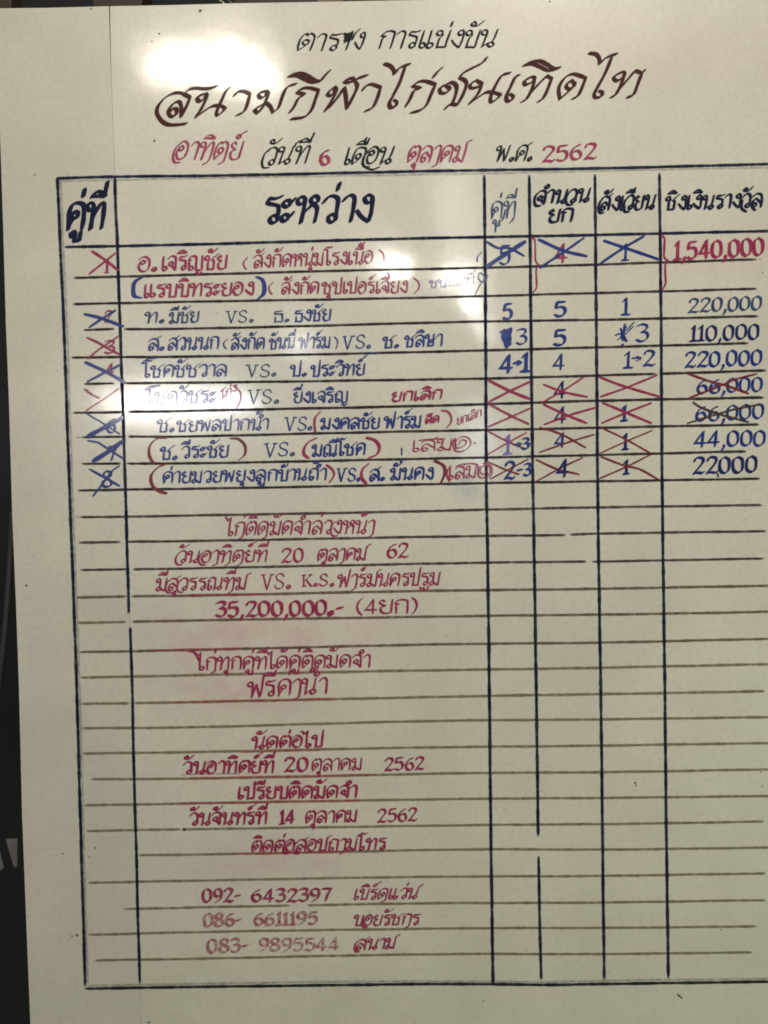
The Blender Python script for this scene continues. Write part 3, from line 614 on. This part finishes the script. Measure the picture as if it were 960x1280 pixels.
paren([(208,547.5),(197,548),(188,556),(186,566),(189,575),(193,579)], 3.8, 'darkred', 8)
rw('ช.', 200, 222, 574.6, 573.8, 15.5, 3.1, 'blue', 8); rw('วีระชัย', 226, 286, 572.6, 571, 14.5, 3.0, 'blue', 8)
paren([(288,548),(298,549),(306,557),(306,568),(299,575)], 3.6, 'darkred', 8)
rw('VS.', 329, 369, 571, 569.6, 16.5, 2.2, 'blue', 8); paren([(395,548),(385,553),(380,561),(380,568),(386,573)], 4.0, 'red', 8)
rw('มณีโชค', 390, 457, 570.6, 568.6, 14.5, 3.0, 'blue', 8); paren([(458,547),(469,551),(474,559),(471,568),(460,573)], 4.4, 'red', 8)
draw([[(502,560),(502,569)]], 2.0, 'blue', name='pen_mark', label='short blue tone stroke in the eighth row')
rw('เสม', 514, 567, 565, 562, 14, 2.2, 'red', 8, .05, swash=[[(524,550.5),(540,549),(556,548.5)],[(551,558),(560,562),(568,549),(570,561)]])
draw([[(569,548),(566,556),(570,564),(580,563.5),(588,556),(586,548),(577,546),(569,553),(571,560),(579,558),(583,552),(577,550),(573,556)], [(592,553.5),(594,554)]], 2.2, 'red', name='handwritten_word', label='double ringed crimson letter in the eighth row')
paren([(208,580),(198,584),(189,594),(190,606),(197,613),(208,617)], 4.2, 'darkred', 9)
rw('ค่ายมวยพยุงลูกบ้านถ้ำ', 202.5, 408, 604, 599.6, 14, 2.9, 'blue', 9); paren([(408,581),(416,588),(417,595),(412,603)], 3.2, 'red', 9)
rw('VS.', 420, 451, 602, 600.8, 16, 2.5, 'blue', 9); paren([(460,580),(453,587),(452,597),(458,605)], 4.0, 'red', 9)
rw('ส.', 461, 481, 601.4, 600.4, 14.5, 3.2, 'blue', 9); rw('มั่นคง', 488, 542, 600, 598.6, 14.5, 3.1, 'blue', 9)
paren([(543,576),(554,582),(556,592),(551,604)], 4.2, 'darkred', 9)
rw('เสม', 560, 596, 599, 597, 15, 2.5, 'red', 9, .08, swash=[[(570,583),(580,580),(596,581),(598,594)]])
draw([[(600,583),(597,590),(600,597),(608,596),(613,589),(610,582),(603,583),(600,589),(604,593),(609,588)], [(604,579),(613,582),(615,590),(612,597)]], 2.3, 'red', name='handwritten_word', label='ringed crimson letter and bracket ending the ninth row')

paren([(563,582),(559,589),(559,596),(562,602)], 2.4, 'red', 9)
# first column: row numbers crossed out.  z560/z760 = origins of the tracing windows
def cross(polys, nib, mat, org, lab, sc_=4.8, dry=0., ang=35): draw(polys, nib, mat, org, sc_, 'cross_mark', lab, dry=dry, thin=nib*.36, ang=ang)
A, B = (60,200), (60,420)
def digit(t, x0, x1, yt, yb, mat, nib=3.6, lab=None, sl=.04, **k): write(t, x0, x1, yb, yb, yb-yt, nib, mat, sl, lab or (COLNAME[mat]+' numeral'), 'handwritten_number', **k)
digit('1', 131, 136, 325, 340.6, 'red', 3.2)
cross([[(265,548),(350,605),(420,662)], [(405,560),(340,610),(250,682)]], 3.4, 'red', A, 'crimson cross over the first row number')
digit('2', 130, 141, 388.5, 403, 'red', 2.8)
cross([[(220,925),(320,950),(450,998)], [(400,905),(320,955),(250,1003)]], 4.0, 'blue', A, 'blue cross over the number in the third row')
digit('3', 128, 144, 425.5, 441.5, 'red', 3.2)
cross([[(235,-190+200),(300,40),(360,75),(430,112)], [(425,0),(360,45),(300,85),(240,135)]], 3.0, 'red', B, 'crimson cross over the number in the fourth row')
digit('4', 131, 143, 455, 469, 'red', 3.2)
cross([[(225,158),(340,212),(460,278)], [(430,175),(340,220),(240,272)]], 4.0, 'blue', B, 'blue cross over the number in the fifth row')
cross([[(220,320),(260,350),(305,372)], [(420,318),(340,375),(285,410),(230,447)]], 2.8, 'red', B, 'crimson cross in the sixth row', dry=.35)
digit('6', 131, 145, 522.5, 541, 'blue', 3.2)
cross([[(230,465),(340,530),(430,588)]], 2.0, 'blue', B, 'thin blue stroke over the number in the seventh row'); cross([[(445,490),(340,548),(240,602)]], 5.0, 'blue', B, 'thick blue stroke over the number in the seventh row', ang=-50)
digit('7', 133, 147, 558, 576, 'blue', 3.4)
cross([[(240,628),(300,640),(340,665),(455,738)]], 2.4, 'blue', B, 'thin blue stroke over the number in the eighth row'); cross([[(450,630),(360,695),(270,752)]], 5.0, 'blue', B, 'thick blue stroke over the number in the eighth row', ang=-50)
digit('8', 126, 141, 589, 608.5, 'blue', 3.6)
cross([[(250,800),(340,850),(428,900)], [(425,782),(385,810),(340,870),(272,958)]], 2.8, 'blue', B, 'blue cross over the number in the ninth row')

# right hand columns
A, B, C3, D3 = (560,200), (560,420), (760,200), (760,420)
digit('5', 623, 639, 307, 331, 'blue', 3.6)
cross([[(230,490),(300,528),(370,530),(455,575)]], 3.2, 'blue', A, 'blue stroke over the first number of the third column'); cross([[(463,490),(350,562),(232,640)]], 4.6, 'blue', A, 'thick blue stroke over the first number of the third column', ang=-50)
digit('4', 692, 710, 305, 328, 'red', 3.8)
cross([[(545,478),(690,543),(830,577)], [(812,470),(690,555),(555,645)]], 4.0, 'blue', A, 'blue cross over the crimson four')
digit('1', 776.5, 786, 306, 325.5, 'blue', 3.4)
cross([[(-23,485),(90,523),(300,595)]], 3.8, 'blue', C3, 'blue falling stroke over the first number of the ring column'); cross([[(212,460),(90,530),(-48,622)]], 4.2, 'blue', C3, 'blue rising stroke over the first number of the ring column')
draw([[(500,468),(520,482),(524,560),(526,605),(548,633)], [(548,633),(530,655),(530,710),(531,765),(512,795)]], 2.2, 'red', A, 4.8, 'brace', 'crimson brace in the rounds column', thin=.7)
draw([[(318,455),(338,470),(337,540),(338,585),(362,607)], [(362,607),(344,628),(344,690),(345,740),(328,777)]], 2.6, 'red', C3, 4.8, 'brace', 'crimson brace in the prize column', thin=.8)
write('1,540,000', 842, 955, 324.5, 319, 21.5, 4.6, 'red', .02, 'large crimson prize amount in the first row', 'handwritten_number')
digit('5', 627, 640.5, 380, 399.5, 'blue', 4.4); digit('5', 691.5, 708.5, 377, 395.4, 'blue', 4.4); digit('1', 776, 787.5, 373.5, 393.5, 'blue', 3.8)
write('220,000', 859, 952, 390.8, 387, 17, 3.6, 'teal', .10, 'teal and blue prize amount in the third row', 'handwritten_number')
draw([[(318,1030),(335,1025),(330,1060),(345,1090),(355,1125)], [(375,1012),(350,1030),(345,1080),(372,1110)], [(350,1020),(360,1075),(350,1100),(375,1070)], [(330,1035),(345,1060),(375,1020),(365,1060),(370,1100)]], 5.6, 'blue', A, 4.8, 'scribble', 'blue blotted out number in the fourth row')
digit('3', 644, 659.5, 411.5, 430.5, 'blue', 3.3); digit('5', 690, 707.5, 412, 431.4, 'blue', 4.4)
draw([[(45,1050),(100,1030),(155,975)], [(60,1078),(110,1040),(150,1000)], [(100,985),(95,1040),(90,1085)], [(75,1010),(110,1090)], [(110,1000),(80,1060),(115,1088)], [(85,1106),(90,1110)]], 3.0, 'blue', C3, 4.8, 'scribble', 'blue scribbled out number in the fourth row of the ring column')
digit('3', 794, 812, 405.5, 427, 'blue', 3.6)
write('110,000', 862, 948.5, 426.4, 423.6, 18.5, 3.8, 'indigo', .06, 'dark blue prize amount in the fourth row', 'handwritten_number')
digit('4', 623.5, 642, 444.5, 465.5, 'blue', 4.8); digit('→', 641, 651.5, 447, 461, 'blue', 4.4); digit('1', 650, 663, 442.6, 464.5, 'blue', 5.2)
digit('4', 690, 706.5, 443, 461.8, 'blue', 3.3)
digit('1', 778, 791, 440, 459.4, 'blue', 3.6); digit('→', 789, 802.6, 441.5, 454.5, 'blue', 2.4); digit('2', 802.5, 819, 438.4, 457.4, 'blue', 3.8)
write('220,000', 855, 952, 459, 456, 18.6, 3.9, 'blue', .06, 'blue prize amount in the fifth row', 'handwritten_number')
cross([[(247,268),(370,330),(490,378)], [(490,275),(370,332),(240,398)]], 3.8, 'red', B, 'thick crimson cross in the sixth row of the third column')
digit('4', 691, 708, 477, 497, 'indigo', 3.2); cross([[(575,292),(690,335),(835,366)], [(810,250),(690,328),(565,400)]], 3.0, 'red', B, 'crimson cross over the four in the sixth row')
cross([[(-50,247),(90,300),(310,365)], [(292,236),(90,318),(-42,363)]], 3.2, 'red', D3, 'crimson cross in the sixth row of the ring column')
write('66,000', 869, 954, 492, 488.6, 17.4, 3.6, 'blue', .05, 'blue crossed out prize amount in the sixth row', 'handwritten_number')
cross([[(482,228),(620,275),(700,295),(840,345)], [(890,228),(760,262),(660,305),(485,372)]], 3.0, 'darkred', D3, 'dark red cross over the sixth row prize')
cross([[(247,410),(380,480),(482,528)], [(490,435),(380,485),(235,548)]], 3.2, 'red', B, 'crimson cross in the seventh row of the third column', dry=.2)
digit('4', 692, 709, 509, 529, 'indigo', 3.2); cross([[(575,412),(700,470),(830,523)], [(885,430),(730,475),(580,530)]], 3.2, 'red', B, 'crimson cross over the four in the seventh row')
digit('1', 775.5, 784, 508, 526, 'blue', 4.2); cross([[(-30,402),(90,452),(258,523)], [(258,403),(110,460),(-35,522)]], 3.2, 'red', D3, 'crimson cross over the one in the seventh row')
write('66,000', 868, 955.5, 526.6, 522.6, 18, 3.6, 'blue', .05, 'blue crossed out prize amount in the seventh row', 'handwritten_number')
cross([[(512,400),(560,430),(660,467),(840,516)], [(905,412),(760,440),(660,468),(478,523)]], 3.0, 'rule_dark', D3, 'brown black cross over the seventh row prize')
digit('1', 628, 640, 544.5, 567.5, 'purple', 4.2); digit('→', 642, 652, 550, 562, 'teal', 3.6); digit('3', 651, 661.5, 548, 561.5, 'blue', 3.8)
cross([[(240,572),(340,625),(440,668)], [(470,580),(360,640),(240,710)]], 2.4, 'red', B, 'thin crimson cross in the eighth row of the third column')
digit('4', 692, 709, 541, 559, 'blue', 3.2); cross([[(553,550),(680,590),(825,670)], [(876,592),(740,632),(550,698)]], 2.6, 'darkred', B, 'dark red cross over the four in the eighth row')
digit('1', 777, 785.5, 542.6, 561.6, 'indigo', 4.0); cross([[(-42,550),(90,612),(258,705)], [(263,568),(110,632),(-50,705)]], 2.2, 'darkred', D3, 'thin dark red cross over the one in the eighth row')
write('44,000', 866, 957, 558.6, 557, 19, 3.8, 'blue', .08, 'blue prize amount in the eighth row', 'handwritten_number')
digit('2', 629, 643.5, 577.5, 598.6, 'blue', 4.4); draw([[(418,805),(445,802)]], 4.2, 'teal', B, 4.8, 'pen_mark'); digit('3', 653, 664, 579.5, 594.5, 'blue', 4.0)
cross([[(232,752),(340,800),(425,830)], [(480,740),(360,802),(258,857)]], 2.4, 'darkred', B, 'dark red cross over the two in the ninth row')
digit('4', 695, 711.5, 575, 596, 'indigo', 4.0); cross([[(530,743),(650,797),(785,830)], [(805,732),(680,790),(532,872)]], 2.6, 'darkred', B, 'dark red cross over the four in the ninth row')
digit('1', 778.5, 786.5, 575.4, 592, 'indigo', 3.8); cross([[(-42,725),(90,775),(190,800),(300,860)], [(258,710),(110,785),(-50,855)]], 2.6, 'darkred', D3, 'dark red cross over the one in the ninth row')
write('22000', 865, 946.5, 592.6, 590, 20, 4.2, 'indigo', .04, 'dark blue prize amount in the ninth row', 'handwritten_number')
draw([[(655,822),(663,846)]], 2.0, 'navy', D3, 4.8)

# ------------------------------------------------------------------ red notices below
def low(t, x0, x1, y0, y1, xh, nib, lab, mat='red', slant=.12, **k):
    k.setdefault('lift', 1.2 if y0 < 900 else .3); write(t, x0, x1, y0, y1, xh, nib, mat, slant, lab, k.pop('name', 'handwritten_word'), **k)
low('ไก่ติดมัดจำล่วงหน้า', 282, 468, 669.4, 666.4, 16.5, 2.7, 'crimson notice line under the table entries', sw=(1,5,7,10,12,14,15,18,))
low('วันอาทิตย์ที่', 221, 334, 703.6, 702, 14.5, 2.8, 'crimson date line, weekday words', sw=(0,3,4,5,7,))
low('20', 351, 379.5, 702.8, 702, 17, 3.4, 'crimson numeral twenty', name='handwritten_number', slant=.04)
low('ตุลาคม', 396, 458, 701, 699.6, 14.5, 2.8, 'crimson month word', sw=(3,5,)); low('62', 482, 511, 697, 696.4, 17.5, 3.4, 'crimson numeral sixty-two', name='handwritten_number', slant=.06)
low('มีสุวรรณทีม', 194, 308, 738.4, 736.4, 15, 2.8, 'crimson team name, left', sw=(2,4,8,10,))
low('VS.', 326, 364, 736.8, 735.6, 18.5, 2.2, 'crimson capital letters between the team names', slant=.02); low('K.S.', 376, 418, 733.2, 732.4, 14.5, 2.4, 'crimson initials', slant=.02)
low('ฟาร์มนครปฐม', 421, 550, 733.8, 731, 15.5, 2.7, 'crimson team name, right', sw=(1,4,7,9,))
low('35,200,000.-', 268, 431, 771, 768.6, 18.5, 4.4, 'bold crimson amount', name='handwritten_number', slant=.0)
low('(4ยก)', 444, 523, 767.4, 766, 17, 3.0, 'crimson bracketed note beside the amount', slant=.02)
low('ไก่ทุกคู่ที่ได้คู่ติดมัดจำ', 246, 463, 837.6, 833.6, 15.5, 2.8, 'crimson notice, upper line', slant=.03, swash=[[(249,826),(243,816),(236,814)]], sw=(1,))
low('ฟรีค่าน้ำ', 308, 409, 871.6, 866.6, 19.5, 3.2, 'crimson notice, lower line', slant=.05, sw=(5,))
low('นัดต่อไป', 315, 404, 935.8, 933.2, 14.5, 3.3, 'crimson heading of the next meeting', slant=.05)
low('วันอาทิตย์ที่', 228, 343, 967.2, 965.4, 15, 3.4, 'crimson weekday line of the next meeting', slant=.05)
low('20', 354.5, 385, 964.6, 964, 17, 4.0, 'bold crimson numeral twenty', name='handwritten_number', slant=.02)
low('ตุลาคม', 389, 452.5, 963.6, 962, 14.5, 2.6, 'crimson month of the next meeting', slant=.05); low('2562', 479, 531, 963.4, 961.6, 15.4, 3.3, 'crimson year of the next meeting', name='handwritten_number', slant=.04)
low('เปรียบติดมัดจำ', 297, 447, 998.6, 997, 15, 3.4, 'crimson deposit line', slant=.04)
low('วันจันทร์ที่', 236, 334, 1031.2, 1029.6, 15, 3.4, 'crimson Monday line', slant=.05); low('14', 349, 369, 1030, 1029, 16, 4.0, 'bold crimson numeral fourteen', name='handwritten_number', slant=.02)
low('ตุลาคม', 381, 447, 1029, 1027, 14.5, 3.0, 'crimson month on the Monday line', slant=.05); low('2562', 471, 522, 1028, 1026, 16, 3.2, 'crimson year on the Monday line', name='handwritten_number', slant=.04)
low('ติดต่อสอบถามโทร', 313, 482, 1065.4, 1062, 14.5, 3.0, 'crimson contact heading', slant=.12, sw=(5,6,8,10,14,))
low('092-', 252, 302, 1128, 1127, 16.5, 4.2, 'crimson telephone prefix, first line', name='handwritten_number', slant=.02, dry=.25); low('6432397', 313, 415, 1127.4, 1126, 15.5, 4.0, 'crimson telephone number, first line', name='handwritten_number', slant=.02, dry=.2)
low('เบิร์ดแว่น', 441, 522, 1124.6, 1123, 13, 2.6, 'crimson name beside the first telephone number', slant=.25, sw=(5,9,))
low('086-', 253, 304, 1158.6, 1157.6, 16, 4.5, 'faded telephone prefix, second line', 'palered', name='handwritten_number', slant=.02, dry=.6); low('6611195', 316, 397, 1156.6, 1155.4, 15, 4.3, 'faded telephone number, second line', 'palered', name='handwritten_number', slant=.02, dry=.55)
low('บอยรัชกร', 441, 524, 1157, 1155.6, 13, 2.7, 'crimson name beside the second telephone number', slant=.22, sw=(1,6,))
low('083-', 258, 312, 1191, 1190, 16.5, 4.2, 'faded telephone prefix, third line', 'palered', name='handwritten_number', slant=.02, dry=.6); low('9895544', 322, 424, 1189, 1187.6, 15.5, 4.0, 'faded telephone number, third line', 'palered', name='handwritten_number', slant=.02, dry=.65)
low('สนาม', 444, 494, 1187.4, 1185.6, 13, 2.8, 'crimson word beside the third telephone number', slant=.2, sw=(0,3,))

# specks of dirt on the surface, one part
sp = [(250,13.6,2.2),(199,42,1.5),(190,52,1.2),(85,218,.8),(43,218.6,1.0),(114,11,1.2),(687,2,1.3),(547,43,1.2),(193,176,1.6),(78,1067,1.2),(96,1169,1.8),(90,1170,1.2),(119,1060,1.2),(112,1071,.9),(794,978.5,1.6),
      (795,982,1.1),(849,1245,2.0),(852,1247,1.6),(847,1243,1.2),(186,1278,1.6),(846,810,.8),(604,1251,1.0),(901,1162,1.0),(33,732,1.6),(951,965,1),(953,983,1),(658,1188,.9),(630,1012,.8),(762,1216,.8),(224,72,1),(953,341,1),(951,498,1.2),(950,324,1)]
r_ = random.Random(3)
sp += [(r_.uniform(60, 950), r_.uniform(10, 1275), r_.uniform(.35, .7)) for _ in range(90)]
V, F, Aa = [], [], []
for (x, y, r) in sp:
    b0 = len(V); k = 8; X, Y = unproj(x, y, .000012); V.append(world(float(X), float(Y), .000012)); Aa.append(1)
    for rr, al in ((r*.6, .85), (r*1.25, 0)):
        for i in range(k):
            a = i*2*math.pi/k; q = rr*(1 + r_.uniform(-.3, .3)); X, Y = unproj(x+q*math.cos(a), y+q*math.sin(a)*.9, .000012); V.append(world(float(X), float(Y), .000012)); Aa.append(al)
    for i in range(k):
        j = (i+1) % k; F.append((b0, b0+1+j, b0+1+i)); F.append((b0+1+i, b0+1+j, b0+1+k+j, b0+1+k+i))
o = mesh_obj('dirt_specks', V, F, M['speck'], board); o['kind'] = 'stuff'
at = o.data.attributes.new('ink', 'FLOAT', 'POINT'); at.data.foreach_set('value', np.array(Aa, np.float32))

# ------------------------------------------------------------------ what shows past the board's edges
def at_depth(px, py, z):
    X, Y = unproj(px, py, z); return float(X), float(Y)
M['wall'] = simple('dark_wall', (.012,.012,.014), .8, var=.5, scale=3)
M['post'] = simple('dark_wood', (.045,.028,.018), .6, scale=14)
M['steel'] = simple('bright_steel', (.55,.52,.48), .22, 1.0, .1)
M['strap'] = simple('grey_strap', (.045,.045,.047), .7)
M['card'] = simple('pale_card', (.20,.175,.17), .8)
M['pale'] = simple('pale_plaster', (.20,.16,.14), .8)
zw = -.75
a, b = at_depth(-500,-700,zw), at_depth(1500,1900,zw)
wl = mesh_obj('wall', [world(a[0],a[1],zw), world(b[0],a[1],zw), world(b[0],b[1],zw), world(a[0],b[1],zw)], [(0,1,2,3)], M['wall']); wl['kind'] = 'structure'
def prism(name, pts, z0, z1, mat, label=None, cat=None, parent=None):
    n = len(pts); P0 = [at_depth(x, y, z0) for x, y in pts]
    V = [world(x, y, z0) for x, y in P0] + [world(x, y, z1) for x, y in P0]
    F = [tuple(range(n)), tuple(range(2*n-1, n-1, -1))] + [(i, n+i, n+(i+1) % n, (i+1) % n) for i in range(n)]
    o = mesh_obj(name, V, F, mat, parent)
    bv = o.modifiers.new('bevel', 'BEVEL'); bv.width = .0012; bv.segments = 2
    if label: o['label'] = label
    if cat: o['category'] = cat
    return o
def tube(name, pts, z, rad, mat, label=None, cat=None):
    import bmesh
    P = [Vector(world(*at_depth(x, y, z + dz), z + dz)) for x, y, dz in pts]
    cu = bpy.data.curves.new(name, 'CURVE'); cu.dimensions = '3D'; cu.bevel_depth = rad; cu.bevel_resolution = 4
    s = cu.splines.new('NURBS'); s.points.add(len(P)-1); s.use_endpoint_u = True; s.order_u = 4 if len(P) > 3 else len(P)
    for i, p in enumerate(P): s.points[i].co = (*p, 1)
    tmp = bpy.data.objects.new(name, cu); dg = bpy.context.evaluated_depsgraph_get(); COL.objects.link(tmp); dg.update()
    me = bpy.data.meshes.new_from_object(tmp.evaluated_get(dg)); bpy.data.objects.remove(tmp)
    me.materials.clear(); me.materials.append(mat); me.shade_smooth()
    o = bpy.data.objects.new(name, me); COL.objects.link(o)
    if label: o['label'] = label
    if cat: o['category'] = cat
    return o
tube('strap', [(16,640,0),(13,700,0),(9,760,.02),(3,830,.03),(-12,930,.03),(-30,1000,.02)], -.25, .0045, M['strap'], 'dark grey strap curving down behind the left edge of the board', 'strap')
prism('card_scrap', [(6.5,1049.5),(21.5,1049),(21.2,1084.5),(17,1084.6)], -.20, -.204, M['card'], 'pale tapering card scrap nearest the board, low on the left', 'card')
prism('card_scrap', [(-14,1056),(0,1066),(4.5,1086),(-16,1096)], -.23, -.234, M['card'], 'pale card scrap cut off by the left picture edge', 'card')
prism('post', [(-6,-40),(14,-40),(14,40),(-8,40)], -.30, -.34, M['post'], 'brown wooden post above the top left corner of the board', 'post')
prism('beam', [(112,-60),(190,-60),(172,30),(118,30)], -.34, -.38, M['post'], 'dark brown slanting beam behind the top edge near the seam', 'beam')
prism('plaster_strip', [(396,-40),(430,-40),(428,30),(398,30)], -.30, -.32, M['pale'], 'pale strip right of the steel rods above the board', 'strip')
prism('plank', [(300,-60),(700,-60),(700,30),(290,30)], -.42, -.44, M['post'], 'brown plank running behind the top edge of the board', 'plank')
tube('steel_rod', [(255,-14,0),(268,-4,0),(280,4,0),(300,20,0)], -.22, .0028, M['steel'], 'bright steel rod slanting down behind the top edge', 'rod')
tube('steel_rod', [(268,-14,0),(282,-3,0),(291,5,0),(312,22,0)], -.22, .0012, M['steel'], 'thin steel rod just right of the thicker bright one', 'rod')
